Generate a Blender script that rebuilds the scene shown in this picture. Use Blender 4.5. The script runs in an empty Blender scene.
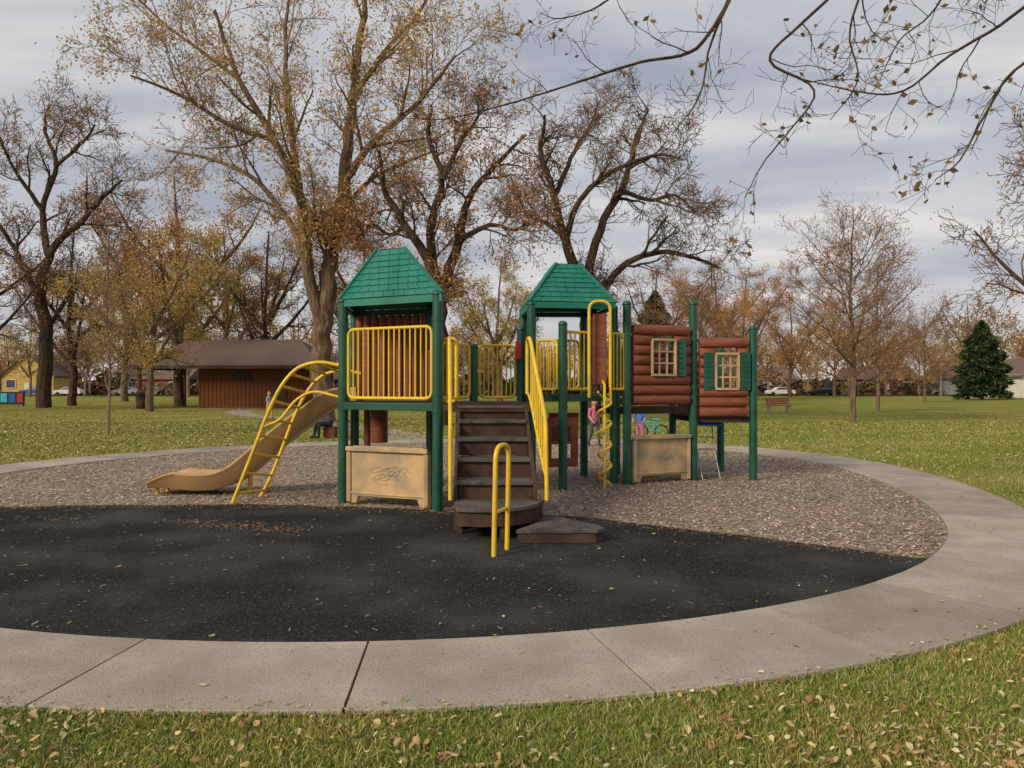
import bpy, bmesh, math, random
import numpy as np
from mathutils import Vector, Matrix
random.seed(7); NR=np.random.RandomState(11)
S=bpy.context.scene
FP=770.0; CH=1.6
def at(u,v,d):   # surveyed bearing / elevation at distance d -> world metres
    return ((u-512)/FP*d, d, CH-(v-386)/FP*d)
# ------------------------------------------------------------ materials
def mat(name,c1,c2=None,scale=5,rough=.6,bump=0,bscale=60,detail=5,spec=.3,attr=False,c3=None,scale3=.5,metal=0,stretch=None,lo=.35,hi=.65,trans=0,speck=None):
    m=bpy.data.materials.new(name); m.use_nodes=True; nt=m.node_tree; N=nt.nodes; L=nt.links
    b=N['Principled BSDF']; cin='Base Color'
    if rough>=.69 and not metal:
        N.remove(b); b=N.new('ShaderNodeBsdfDiffuse'); cin='Color'; L.new(b.outputs[0],N['Material Output'].inputs[0])
    else:
        b.inputs['Roughness'].default_value=rough
        b.inputs['Specular IOR Level'].default_value=spec; b.inputs['Metallic'].default_value=metal
    tc=N.new('ShaderNodeTexCoord'); src=tc.outputs['Object']
    if stretch:
        mp=N.new('ShaderNodeMapping'); mp.inputs['Scale'].default_value=stretch; L.new(src,mp.inputs['Vector']); src=mp.outputs[0]
    c2=c2 or tuple(x*.75 for x in c1)
    n=N.new('ShaderNodeTexNoise'); n.inputs['Scale'].default_value=scale; n.inputs['Detail'].default_value=detail; L.new(src,n.inputs['Vector'])
    r=N.new('ShaderNodeValToRGB'); r.color_ramp.elements[0].position=lo; r.color_ramp.elements[1].position=hi
    r.color_ramp.elements[0].color=(*c1,1); r.color_ramp.elements[1].color=(*c2,1); L.new(n.outputs['Fac'],r.inputs[0])
    col=r.outputs[0]
    if c3:
        n3=N.new('ShaderNodeTexNoise'); n3.inputs['Scale'].default_value=scale3; n3.inputs['Detail'].default_value=6; L.new(src,n3.inputs['Vector'])
        r3=N.new('ShaderNodeValToRGB'); r3.color_ramp.elements[0].position=.42; r3.color_ramp.elements[1].position=.68; L.new(n3.outputs['Fac'],r3.inputs[0])
        mx=N.new('ShaderNodeMixRGB'); L.new(r3.outputs[0],mx.inputs[0]); L.new(col,mx.inputs[1]); mx.inputs[2].default_value=(*c3,1); col=mx.outputs[0]
    if speck:   # small aggregate specks: (colour, scale, threshold)
        vo=N.new('ShaderNodeTexVoronoi'); vo.inputs['Scale'].default_value=speck[1]; L.new(src,vo.inputs['Vector'])
        sp=N.new('ShaderNodeSeparateXYZ'); L.new(vo.outputs['Color'],sp.inputs[0])
        gt=N.new('ShaderNodeMath'); gt.operation='GREATER_THAN'; gt.inputs[1].default_value=speck[2]; L.new(sp.outputs[0],gt.inputs[0])
        mm=N.new('ShaderNodeMath'); mm.operation='MULTIPLY'; mm.inputs[1].default_value=.6; L.new(gt.outputs[0],mm.inputs[0])
        mx=N.new('ShaderNodeMixRGB'); L.new(mm.outputs[0],mx.inputs[0]); L.new(col,mx.inputs[1]); mx.inputs[2].default_value=(*speck[0],1); col=mx.outputs[0]
    if attr:
        a=N.new('ShaderNodeAttribute'); a.attribute_name='Col'
        mx=N.new('ShaderNodeMixRGB'); mx.blend_type='MULTIPLY'; mx.inputs[0].default_value=1
        L.new(a.outputs['Color'],mx.inputs[1]); L.new(col,mx.inputs[2]); col=mx.outputs[0]
    L.new(col,b.inputs[cin])
    if bump:
        nb=N.new('ShaderNodeTexNoise'); nb.inputs['Scale'].default_value=bscale; nb.inputs['Detail'].default_value=6; L.new(src,nb.inputs['Vector'])
        bp=N.new('ShaderNodeBump'); bp.inputs['Strength'].default_value=bump; bp.inputs['Distance'].default_value=.02
        L.new(nb.outputs['Fac'],bp.inputs['Height']); L.new(bp.outputs[0],b.inputs['Normal'])
    if trans:
        out=N['Material Output']; t=N.new('ShaderNodeBsdfTranslucent'); L.new(col,t.inputs[0]); ms=N.new('ShaderNodeMixShader'); ms.inputs[0].default_value=trans
        L.new(b.outputs[0],ms.inputs[1]); L.new(t.outputs[0],ms.inputs[2]); L.new(ms.outputs[0],out.inputs[0])
    return m
M={}
M['grass']=mat('lawn_grass',(.135,.175,.030),(.25,.265,.06),scale=9,rough=.9,bump=.8,bscale=45,c3=(.31,.28,.09),scale3=.35,detail=8)
M['blade']=mat('grass_blades',(1,1,1),(.8,.85,.7),scale=2,rough=.7,attr=True)
M['leaf']=mat('fallen_leaf',(1,1,1),(.8,.75,.7),scale=30,rough=.75,attr=True)
M['crown']=mat('tree_leaf',(1,1,1),(.8,.8,.8),scale=3,rough=.7,attr=True,trans=.4)
M['chip']=mat('wood_chip',(1,1,1),(.78,.76,.74),scale=40,rough=.9,attr=True)
M['mulch']=mat('mulch_bed_chips',(.42,.34,.26),(.20,.155,.12),scale=28,rough=.95,bump=1,bscale=60,detail=10,c3=(.36,.29,.22),scale3=.8)
M['rubber']=mat('rubber_surfacing_crumb',(.022,.021,.021),(.058,.056,.054),scale=60,rough=.9,bump=1,bscale=120,detail=8,c3=(.082,.078,.073),scale3=.9,speck=((.15,.14,.13),90,.92))
M['conc']=mat('concrete',(.53,.48,.40),(.42,.38,.32),scale=3,rough=.92,bump=.5,bscale=110,attr=True,c3=(.35,.315,.265),scale3=.9,detail=12,speck=((.24,.21,.17),120,.9))
M['joint']=mat('joint_dirt',(.07,.06,.045),rough=1)
M['asph']=mat('asphalt',(.06,.06,.062),(.045,.045,.047),scale=2,rough=.9)
M['green']=mat('green_post_paint',(.006,.078,.040),(.005,.058,.032),scale=3,rough=.38,spec=.5,bump=.08,bscale=20,c3=(.014,.085,.055),scale3=4)
M['teal']=mat('teal_roof_plastic',(.008,.19,.135),(.010,.145,.105),scale=3,rough=.55,spec=.35,bump=.15,bscale=40,c3=(.03,.19,.15),scale3=2)
M['yellow']=mat('yellow_paint',(.84,.56,.02),(.74,.47,.02),scale=6,rough=.42,spec=.45,c3=(.64,.43,.05),scale3=5)
M['log']=mat('log_plastic',(.27,.084,.045),(.175,.054,.030),scale=5,rough=.6,bump=.4,bscale=18,stretch=(1,1,6),spec=.3)
M['tan']=mat('tan_plastic',(.58,.39,.20),(.49,.33,.165),scale=3,rough=.55,c3=(.30,.25,.18),scale3=3.0,bump=.1)
M['slide']=mat('slide_plastic',(.52,.33,.14),(.44,.275,.115),scale=2,rough=.45,spec=.35,c3=(.40,.27,.14),scale3=1.5)
M['dark']=mat('dark_deck',(.12,.106,.096),(.07,.062,.057),scale=14,rough=.8,bump=.3,bscale=80,c3=(.15,.13,.115),scale3=3)
M['riser']=mat('brown_riser',(.095,.062,.048),(.065,.042,.034),scale=6,rough=.7,bump=.2)
M['cream']=mat('window_trim',(.50,.36,.22),rough=.6)
M['grey']=mat('faded_grey_scribble',(.17,.19,.22),(.36,.29,.20),scale=14,rough=.6)
M['red']=mat('red_plastic',(.45,.03,.02),rough=.4)
M['blue']=mat('blue_plastic',(.02,.12,.40),rough=.4)
M['cyan']=mat('cyan_paint',(.05,.45,.50),rough=.4)
M['metal']=mat('galvanised',(.35,.36,.37),rough=.4,metal=.8)
M['bark']=mat('bark',(.22,.155,.105),(.095,.065,.045),scale=9,rough=.95,bump=.8,bscale=14,stretch=(1,1,.25))
M['barkd']=mat('dark_bark',(.10,.07,.05),(.04,.028,.021),scale=9,rough=.95,bump=.8,bscale=14,stretch=(1,1,.25))
M['barkl']=mat('light_bark',(.26,.185,.13),(.17,.12,.085),scale=6,rough=.95)
M['twig']=mat('twig_bark',(.27,.18,.115),(.18,.12,.08),scale=2,rough=.9)
M['twigd']=mat('dark_twig_bark',(.17,.115,.08),(.11,.075,.052),scale=2,rough=.9)
M['bwall']=mat('brown_siding',(.16,.065,.032),(.12,.05,.026),scale=2,rough=.7,stretch=(6,6,.4))
M['shing']=mat('asphalt_shingle',(.20,.145,.12),(.15,.11,.095),scale=8,rough=.9,bump=.4,bscale=20)
M['black']=mat('black_rubber',(.015,.015,.015),rough=.5)
M['glass']=mat('dark_glass',(.03,.04,.05),rough=.1,spec=.8)
M['white']=mat('white_paint',(.72,.71,.68),rough=.6)
M['hyel']=mat('yellow_siding',(.62,.45,.16),rough=.8)
M['hgrey']=mat('grey_siding',(.38,.40,.42),rough=.8)
M['hbrick']=mat('brick_wall_face',(.28,.13,.09),(.20,.10,.07),scale=20,rough=.9)
M['bench']=mat('bench_red',(.33,.10,.05),rough=.6)
M['con']=mat('conifer_needles',(1,1,1),(.6,.6,.6),scale=1.5,rough=.9,attr=True)
M['skin']=mat('skin',(.52,.31,.22),(.48,.28,.2),rough=.5)
M['hairb']=mat('blond_hair',(.40,.26,.12),(.28,.17,.07),scale=30,rough=.6)
M['haird']=mat('dark_hair',(.05,.03,.02),rough=.5)
def cloth(n,c): 
    if n not in M: M[n]=mat(n,c,rough=.9,scale=12,bump=.2,bscale=40)
    return M[n]
# ------------------------------------------------------------ helpers
def empty(name,loc=(0,0,0)):
    e=bpy.data.objects.new(name,None); e.location=loc; e.empty_display_size=.3; S.collection.objects.link(e); return e
def link(ob,parent=None):
    S.collection.objects.link(ob)
    if parent:
        ob.parent=parent; ob.matrix_parent_inverse=Matrix.Translation(-Vector(parent.location))
    return ob
def mesh_np(name,V,F,mats,mi=None,cols=None,smooth=False,parent=None,obj=True):
    V=np.ascontiguousarray(V,dtype=np.float32).reshape(-1,3); F=np.ascontiguousarray(F,dtype=np.int32); k=F.shape[1]
    me=bpy.data.meshes.new(name); me.vertices.add(len(V)); me.vertices.foreach_set('co',V.ravel())
    me.loops.add(F.size); me.loops.foreach_set('vertex_index',F.ravel()); me.polygons.add(len(F))
    me.polygons.foreach_set('loop_start',np.arange(0,F.size,k,dtype=np.int32))
    for m in mats: me.materials.append(m)
    if mi is not None: me.polygons.foreach_set('material_index',np.ascontiguousarray(mi,dtype=np.int32))
    me.polygons.foreach_set('use_smooth',np.full(len(F),bool(smooth)))
    if cols is not None:
        a=me.color_attributes.new('Col','FLOAT_COLOR','POINT'); c=np.ones((len(V),4),np.float32); c[:,:3]=cols; a.data.foreach_set('color',c.ravel())
    me.update(calc_edges=True)
    if not obj: return me
    return link(bpy.data.objects.new(name,me),parent)
def rings(pts,rad,n):
    P=np.array(pts,float); m=len(P); R=np.broadcast_to(np.asarray(rad,float),(m,))
    T=np.gradient(P,axis=0); T/=np.linalg.norm(T,axis=1)[:,None]+1e-9
    ref=np.array([0,0,1.]) if abs(T[0][2])<.9 else np.array([1.,0,0])
    U=np.cross(T[0],ref); U/=np.linalg.norm(U); V=[]
    an=np.arange(n)*2*math.pi/n
    for i in range(m):
        U=U-T[i]*np.dot(U,T[i]); U/=np.linalg.norm(U)+1e-9; W=np.cross(T[i],U)
        V.append(P[i]+R[i]*(np.cos(an)[:,None]*U+np.sin(an)[:,None]*W))
    V=np.concatenate(V); F=[]
    for i in range(m-1):
        for k in range(n):
            a=i*n+k; b=i*n+(k+1)%n; F.append((a,b,b+n,a+n))
    return V,F
def smoothp(pts,k=5):
    P=[np.array(p,float) for p in pts]; 
    if len(P)<3: return P
    P=[2*P[0]-P[1]]+P+[2*P[-1]-P[-2]]; out=[]
    for i in range(1,len(P)-2):
        for j in range(k):
            t=j/k; a,b,c,d=P[i-1:i+3]
            out.append(.5*((2*b)+(-a+c)*t+(2*a-5*b+4*c-d)*t*t+(-a+3*b-3*c+d)*t**3))
    out.append(P[-2]); return out
def roundp(pts,rad,k=5,closed=False):
    P=[np.array(p,float) for p in pts]; n=len(P); out=[]
    for i in range(n):
        if not closed and i in (0,n-1): out.append(P[i]); continue
        a=P[i-1]; b=P[i]; c=P[(i+1)%n]; u=a-b; w=c-b; lu=np.linalg.norm(u); lw=np.linalg.norm(w); r=min(rad,lu*.45,lw*.45)
        p=b+u/lu*r; q=b+w/lw*r
        for j in range(k+1):
            t=j/k; out.append((1-t)**2*p+2*t*(1-t)*b+t*t*q)
    if closed: out.append(out[0])
    return out
class MB:
    def __init__(s): s.v=[]; s.f=[]; s.m=[]; s.sm=[]
    def add(s,V,F,m=0,sm=False):
        o=len(s.v); s.v+= [tuple(map(float,p)) for p in V]
        for f in F: s.f.append(tuple(i+o for i in f)); s.m.append(m); s.sm.append(sm)
    def box(s,c,d,rz=0,m=0,R=None):
        V=[]; R=R or Matrix.Rotation(rz,3,'Z')
        for x in (-.5,.5):
            for y in (-.5,.5):
                for z in (-.5,.5): V.append(Vector(c)+R@Vector((x*d[0],y*d[1],z*d[2])))
        s.add(V,[(0,1,3,2),(4,6,7,5),(0,4,5,1),(2,3,7,6),(0,2,6,4),(1,5,7,3)],m)
    def bar(s,p,q,w,h,m=0):  # box beam from p to q
        p=Vector(p); q=Vector(q); d=q-p; R=d.to_track_quat('X','Z').to_matrix(); s.box((p+q)/2,(d.length,w,h),R=R,m=m)
    def tube(s,pts,r,n=10,m=0,cap=True):
        V,F=rings(pts,r,n); s.add(V,F,m,True)
        if cap:
            o=len(V)-n; s.add(V[:n],[tuple(range(n))[::-1]],m); s.add(V[o:],[tuple(range(n))],m)
    def prism(s,poly,z0,z1,m=0):
        n=len(poly); V=[(x,y,z0) for x,y in poly]+[(x,y,z1) for x,y in poly]
        s.add(V,[tuple(range(n))[::-1],tuple(range(n,2*n))]+[(i,(i+1)%n,(i+1)%n+n,i+n) for i in range(n)],m)
    def lathe(s,c,prof,n=16,m=0):
        V=[];F=[]
        for r,z in prof:
            for k in range(n): a=2*math.pi*k/n; V.append((c[0]+r*math.cos(a),c[1]+r*math.sin(a),c[2]+z))
        for i in range(len(prof)-1):
            for k in range(n): a=i*n+k;b=i*n+(k+1)%n; F.append((a,b,b+n,a+n))
        s.add(V,F,m,True)
    def build(s,name,mats,parent=None,bevel=0):
        me=bpy.data.meshes.new(name); me.from_pydata(s.v,[],s.f)
        for m in (mats if isinstance(mats,list) else [mats]): me.materials.append(m)
        me.polygons.foreach_set('material_index',s.m); me.polygons.foreach_set('use_smooth',s.sm); me.update()
        bm=bmesh.new(); bm.from_mesh(me); bmesh.ops.recalc_face_normals(bm,faces=bm.faces); bm.to_mesh(me); bm.free()
        ob=link(bpy.data.objects.new(name,me),parent)
        if bevel:
            b=ob.modifiers.new('bev','BEVEL'); b.width=bevel; b.segments=2; b.limit_method='ANGLE'; b.angle_limit=math.radians(50)
        return ob
# ------------------------------------------------------------ ground layout
C=(-1.4,12.5)
inner=[(-3.36,5.05),(-2.6,4.85),(-1,4.76),(.5,4.95),(1.66,5.38),(2.65,6.04),(3.8,7.08),(4.70,8.27),(5.2,9.3),(5.97,11.85),(6.29,14.3),(6.2,16.65),(5.3,18.9),(3.2,20.8),(0,21.8),(-3.4,21.2),(-6.5,19.25),(-8.6,16.3),(-9.2,13.8),(-8.8,10.6),(-7.6,8.2),(-5.6,6.1)]
th=np.array([math.atan2(y-C[1],x-C[0]) for x,y in inner]); rr=np.array([math.hypot(x-C[0],y-C[1]) for x,y in inner])
K=5; A=np.stack([np.ones_like(th)]+[f(k*th) for k in range(1,K+1) for f in (np.cos,np.sin)],1); cf=np.linalg.lstsq(A,rr,rcond=None)[0]
def rin(t):
    t=np.asarray(t,float); r=cf[0]+0*t
    for k in range(1,K+1): r=r+cf[2*k-1]*np.cos(k*t)+cf[2*k]*np.sin(k*t)
    return r
def wid(t):
    d=np.degrees(np.asarray(t,float)); d=(d+180)%360-180
    return np.interp(d,[-180,-120,-90,-56,-20,21,60,110,180],[1.25,1.05,1.0,1.12,1.12,1.3,1.3,1.25,1.25])
def rout(t): return rin(t)+wid(t)
def polar(x,y): return np.arctan2(y-C[1],x-C[0]),np.hypot(x-C[0],y-C[1])
BX=[-12,-6.7,-4.5,-2.8,-2.0,-.9,.6,1.05,2.5,3.9,4.6]; BY=[10.0,10.1,10.3,10.25,10.1,9.75,9.4,9.2,8.1,7.02,6.5]
def yb(x): return np.interp(x,BX,BY)+.04*np.sin(np.asarray(x)*3.1)+.02*np.sin(np.asarray(x)*8.3)
g=MB(); xs=[-900,-200,-60,-20,0,20,60,200,900]; ys=[-60,0,20,60,200,900]
V=[(x,y,0) for y in ys for x in xs]; F=[(j*9+i,j*9+i+1,j*9+i+10,j*9+i+9) for j in range(5) for i in range(8)]
g.add(V,F); g.build('lawn_ground',M['grass'])
n=160; T=np.linspace(-math.pi,math.pi,n,endpoint=False); g=MB()
V=[(C[0],C[1],.006)]+[(C[0]+math.cos(t)*(rin(t)+.02),C[1]+math.sin(t)*(rin(t)+.02),.006) for t in T]
g.add(V,[(0,i+1,(i+1)%n+1) for i in range(n)]); g.build('mulch_bed',M['mulch'])
T2=np.linspace(-math.pi*1.02,-math.radians(38),400); ax=C[0]+np.cos(T2)*(rin(T2)-.012); ay=C[1]+np.sin(T2)*(rin(T2)-.012)
k0=np.argmin(ax); ax=ax[k0:]; ay=ay[k0:]
X=np.linspace(ax[0]+.02,3.93,220); lo=np.interp(X,ax,ay); hi=yb(X); hi=np.maximum(hi,lo+.001)
V=[];F=[]
for i,x in enumerate(X):
    V+= [(x,lo[i],0),(x,lo[i],.018),(x,hi[i],.018),(x,hi[i],0)]
    if i: 
        a=4*(i-1); F+= [(a,a+4,a+5,a+1),(a+1,a+5,a+6,a+2),(a+2,a+6,a+7,a+3)]
g=MB(); g.add(V,F); g.build('rubber_surfacing',M['rubber'])
def ringpt(t,f,z): r=rin(t)+wid(t)*f; return (C[0]+math.cos(t)*r,C[1]+math.sin(t)*r,z)
pth=empty('concrete_path')
g=MB(); V=[];F=[]
for i,t in enumerate(T): V+= [ringpt(t,-.004,.003),ringpt(t,1.01,.003)]
for i in range(n): a=2*i; b=2*((i+1)%n); F.append((a,b,b+1,a+1))
g.add(V,F); g.build('path_base',M['joint'],pth)
NS=35; V=[];F=[];Cc=[]
for s in range(NS):
    t0=math.radians(-90+3.8+s*360/NS); t1=t0+2*math.pi/NS; gap=.0009; sub=6; tint=.82+.22*random.random(); h=.028+.004*random.random(); base=len(V)
    wc=(tint*1.0,tint*(.985+.02*random.random()),tint*(.96+.04*random.random()))
    for i in range(sub+1):
        t=t0+gap+(t1-t0-2*gap)*i/sub
        for f,z in ((0,0),(0,h-.006),(.008,h),(.992,h),(1,h-.006),(1,0)): V.append(ringpt(t,f,z)); Cc.append(wc)
    for i in range(sub):
        for k in range(5): a=base+i*6+k; F.append((a,a+6,a+7,a+1))
    F.append((base,base+1,base+2,base+3)); F.append((base,base+3,base+4,base+5)); e=base+sub*6; F.append((e,e+3,e+2,e+1)); F.append((e,e+5,e+4,e+3))
mesh_np('path_slabs',V,F,[M['conc']],cols=np.array(Cc),parent=pth)
V=[];F=[]; line=smoothp([(-2.8,22.3),(-4.0,26),(-6.5,31),(-11,37),(-16,45),(-18,53)],6)
for i,p in enumerate(line):
    V+= [(p[0]-.8,p[1],.012),(p[0]+.8,p[1],.012)]
    if i: a=2*i-2; F.append((a,a+2,a+3,a+1))
mesh_np('footpath',V,F,[M['conc']],cols=np.full((len(V),3),.8))
g=MB(); g.box((0,126,.01),(700,9,.02)); g.build('street',M['asph'])
g=MB(); g.box((0,121.4,.06),(700,.2,.13)); g.box((0,130.6,.06),(700,.2,.13)); g.build('street_kerb',M['joint'])
# ------------------------------------------------------------ scatter
def pal(n,cs,jit=.2):
    cs=np.array(cs); return cs[NR.randint(len(cs),size=n)]*(1+(NR.rand(n,1)-.5)*2*jit)
def flakes(P,L,W,cols,tilt,name,m,zoff):
    n=len(P); yaw=NR.rand(n)*6.283; tx=(NR.rand(n)-.5)*tilt; ty=(NR.rand(n)-.5)*tilt
    u=np.stack([np.cos(yaw),np.sin(yaw),tx],1)*L[:,None]/2; w=np.stack([-np.sin(yaw),np.cos(yaw),ty],1)*W[:,None]/2
    c=np.column_stack([P,zoff+NR.rand(n)*.006+np.abs(tx)*L/2+np.abs(ty)*W/2])
    V=np.stack([c-u-w,c+u-w*.8,c+u*.9+w,c-u+w*.9],1).reshape(-1,3); F=np.arange(4*n).reshape(-1,4)
    return mesh_np(name,V,F,[m],cols=np.repeat(cols,4,0))
n=130000; x=NR.uniform(-9.5,6.6,n); y=7+NR.rand(n)**1.25*15; t,r=polar(x,y); k=(r<rin(t)-.02)&(y>yb(x)+.01); P=np.stack([x,y],1)[k]; n=len(P)
flakes(P,NR.uniform(.02,.06,n),NR.uniform(.008,.022,n),pal(n,[(.56,.45,.34),(.47,.37,.28),(.33,.255,.195),(.67,.56,.44),(.22,.17,.13),(.53,.41,.30)]),.7,'wood_chips',M['chip'],.008)
n=3200; x=NR.uniform(-8,3.8,n); y=yb(x)-np.abs(NR.normal(0,.18,n)); t,r=polar(x,y); k=(r<rin(t)-.03); P=np.stack([x,y],1)[k]
for cxx,cyy,s_,q_ in ((-3.1,8.7,.2,300),(-2.55,8.45,.13,180),(-3.75,8.95,.15,120),(-5.3,9.2,.3,150)): P=np.concatenate([P,np.stack([NR.normal(cxx,s_*1.3,q_),NR.normal(cyy,s_*.6,q_)],1)])
n3=1100; x=NR.uniform(-7,3.6,n3); y=NR.uniform(4.9,10,n3); t,r=polar(x,y); kk=(r<rin(t)-.05)&(y<yb(x)); P=np.concatenate([P,np.stack([x,y],1)[kk]]); n=len(P)
flakes(P,NR.uniform(.012,.045,n),NR.uniform(.004,.015,n),pal(n,[(.30,.21,.15),(.2,.14,.1),(.4,.3,.22),(.35,.17,.07)]),.5,'stray_wood_chips',M['chip'],.021)
def leaves(P,z,size,cols,name,tilt=.5):
    n=len(P); yaw=NR.rand(n)*6.283; tl=(NR.rand(n)-.5)*tilt; fold=NR.uniform(.1,1.0,n); curl=NR.uniform(-.3,.6,n); asp=NR.uniform(.6,1.1,n)[:,None]
    u=np.stack([np.cos(yaw),np.sin(yaw),tl],1); w=np.stack([-np.sin(yaw),np.cos(yaw),(NR.rand(n)-.5)*tilt],1)*asp; up=np.array([0,0,1.])
    c=np.column_stack([P,z+size*.16+np.abs(tl)*size*.4]); s=size[:,None]
    def pt(a,b): return c+u*s*a+w*s*b+up*s*(abs(b)*fold[:,None]+curl[:,None]*a*a*2)*.8
    o=[pt(-.5,0),pt(-.28,.30),pt(.12,.33),pt(.55,0),pt(.12,-.33),pt(-.28,-.30)]
    V=np.stack(o,1).reshape(-1,3); b=np.arange(n)[:,None]*6
    F=np.concatenate([b+np.array([[0,1,2,3]]),b+np.array([[0,3,4,5]])]); return mesh_np(name,V,F,[M['leaf']],cols=np.repeat(cols,6,0))
LP=[(.52,.40,.18),(.62,.50,.26),(.38,.25,.11),(.46,.33,.17),(.64,.55,.34),(.26,.15,.08)]
def outside(x,y): t,r=polar(x,y); return r>rout(t)+.03
n=18000; y=2.6+NR.rand(n)*5; x=(NR.rand(n)*2-1)*(y*.75+.4); cl=np.sin(x*2.1+.7)*np.sin(y*2.9+x)+NR.normal(0,.6,n)+np.where(x<-.8,.3,0); k=outside(x,y)&(cl>.1); P=np.stack([x,y],1)[k]; P=P[:4000]
leaves(P,.024,NR.uniform(.012,.046,len(P)),pal(len(P),LP),'fallen_leaves',1.2)
n=36000; y=8+NR.rand(n)**1.1*55; x=(NR.rand(n)*2-1)*(y*.75+2); dens=np.where(x<3,1,.25); k=outside(x,y)&(NR.rand(n)<dens); P=np.stack([x,y],1)[k]
leaves(P,.012,NR.uniform(.05,.11,len(P)),pal(len(P),LP),'leaf_litter',.6)
n=520; x=NR.uniform(-9,7.5,n); y=NR.uniform(3.6,20,n); t,r=polar(x,y); k=(r<rout(t)); P=np.stack([x,y],1)[k]
leaves(P,.024,NR.uniform(.02,.05,len(P)),pal(len(P),LP),'scattered_leaves',.4)
n=300; t=NR.uniform(-2.2,.3,n); f=np.where(NR.rand(n)<.75,1-np.abs(NR.normal(0,.06,n)),NR.uniform(0,1,n)); r=rin(t)+wid(t)*f; P=np.stack([C[0]+np.cos(t)*r,C[1]+np.sin(t)*r],1)
leaves(P,.03,NR.uniform(.012,.036,n),pal(n,LP),'path_leaves',.4)
def blades(P,h,w,cols,name,z0=0):
    n=len(P); yaw=NR.rand(n)*6.283; lean=NR.normal(0,.5,(n,2)); b=np.column_stack([P,np.full(n,z0)])
    d=np.stack([np.cos(yaw),np.sin(yaw),0*yaw],1)*w[:,None]/2
    mid=b+np.column_stack([lean*h[:,None]*.35,h*.6]); tip=b+np.column_stack([lean*h[:,None]*1.0,h*.95])
    V=np.stack([b-d,b+d,mid+d*.8,mid-d*.8,tip+d*.15,tip-d*.15],1).reshape(-1,3); i=np.arange(n)[:,None]*6
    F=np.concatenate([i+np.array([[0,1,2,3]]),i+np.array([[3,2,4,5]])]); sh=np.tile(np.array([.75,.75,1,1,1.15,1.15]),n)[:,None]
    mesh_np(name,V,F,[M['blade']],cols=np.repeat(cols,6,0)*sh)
GP=[(.17,.25,.045),(.23,.30,.06),(.31,.34,.09),(.44,.39,.16),(.14,.20,.035),(.26,.30,.07),(.52,.44,.24),(.36,.31,.14)]
n=230000; y=2.7+NR.rand(n)**1.3*6; x=(NR.rand(n)*2-1)*(y*.72+.4); t,r=polar(x,y); k=(r>rout(t)-.02+.03*np.sin(t*60)*NR.rand(n)); P=np.stack([x,y],1)[k][:115000]; n=len(P)
pt=np.sin(P[:,0]*2.3+1)*np.sin(P[:,1]*3.1)+NR.normal(0,.5,n)
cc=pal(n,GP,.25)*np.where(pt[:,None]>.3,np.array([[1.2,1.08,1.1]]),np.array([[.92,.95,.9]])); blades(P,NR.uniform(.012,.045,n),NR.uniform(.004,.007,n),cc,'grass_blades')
n=110000; y=8+NR.rand(n)**1.2*26; x=(NR.rand(n)*2-1)*(y*.72+1); k=outside(x,y); P=np.stack([x,y],1)[k][:45000]; n=len(P); s=P[:,1]/10
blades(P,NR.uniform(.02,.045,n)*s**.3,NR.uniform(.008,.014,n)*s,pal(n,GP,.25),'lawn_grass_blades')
# ------------------------------------------------------------ play structure
PS=empty('playground_structure',(0,11,0))
post=MB(); 
def P_(x,y,zt,r=.068):
    post.tube([(x,y,-.05),(x,y,zt-.05)],r,16,cap=False); post.lathe((x,y,zt-.05),[(r,0),(r*1.06,0),(r*1.06,.02),(r*.95,.045),(r*.6,.065),(.001,.07)])
    for z in (.35,1.28,1.5,zt-.35): post.tube([(x,y,z-.02),(x,y,z+.02)],r*1.1,16)
FL=(-2.29,10.45); FR=(-.94,9.75); BR=(-1.2,11.35); BL=(-2.42,11.85)
for p,z in ((FL,2.78),(FR,2.80),(BR,2.78),(BL,2.78)): P_(*p,z)
P_(-.6,12,2.24); P_(.14,12.1,2.52)
QB=[(.30,11.9),(1.66,12.55),(1.27,13.6),(.2,13.5)]
for p in QB: P_(*p,2.9)
P_(.78,11.8,2.58); P_(1.86,12.45,2.96); P_(3.06,13.0,3.02); P_(4.07,13.0,2.6); P_(3.9,14.4,2.5); P_(3.0,14.4,2.6); P_(1.9,14.0,2.6)
post.build('green_posts',M['green'],PS)
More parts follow.
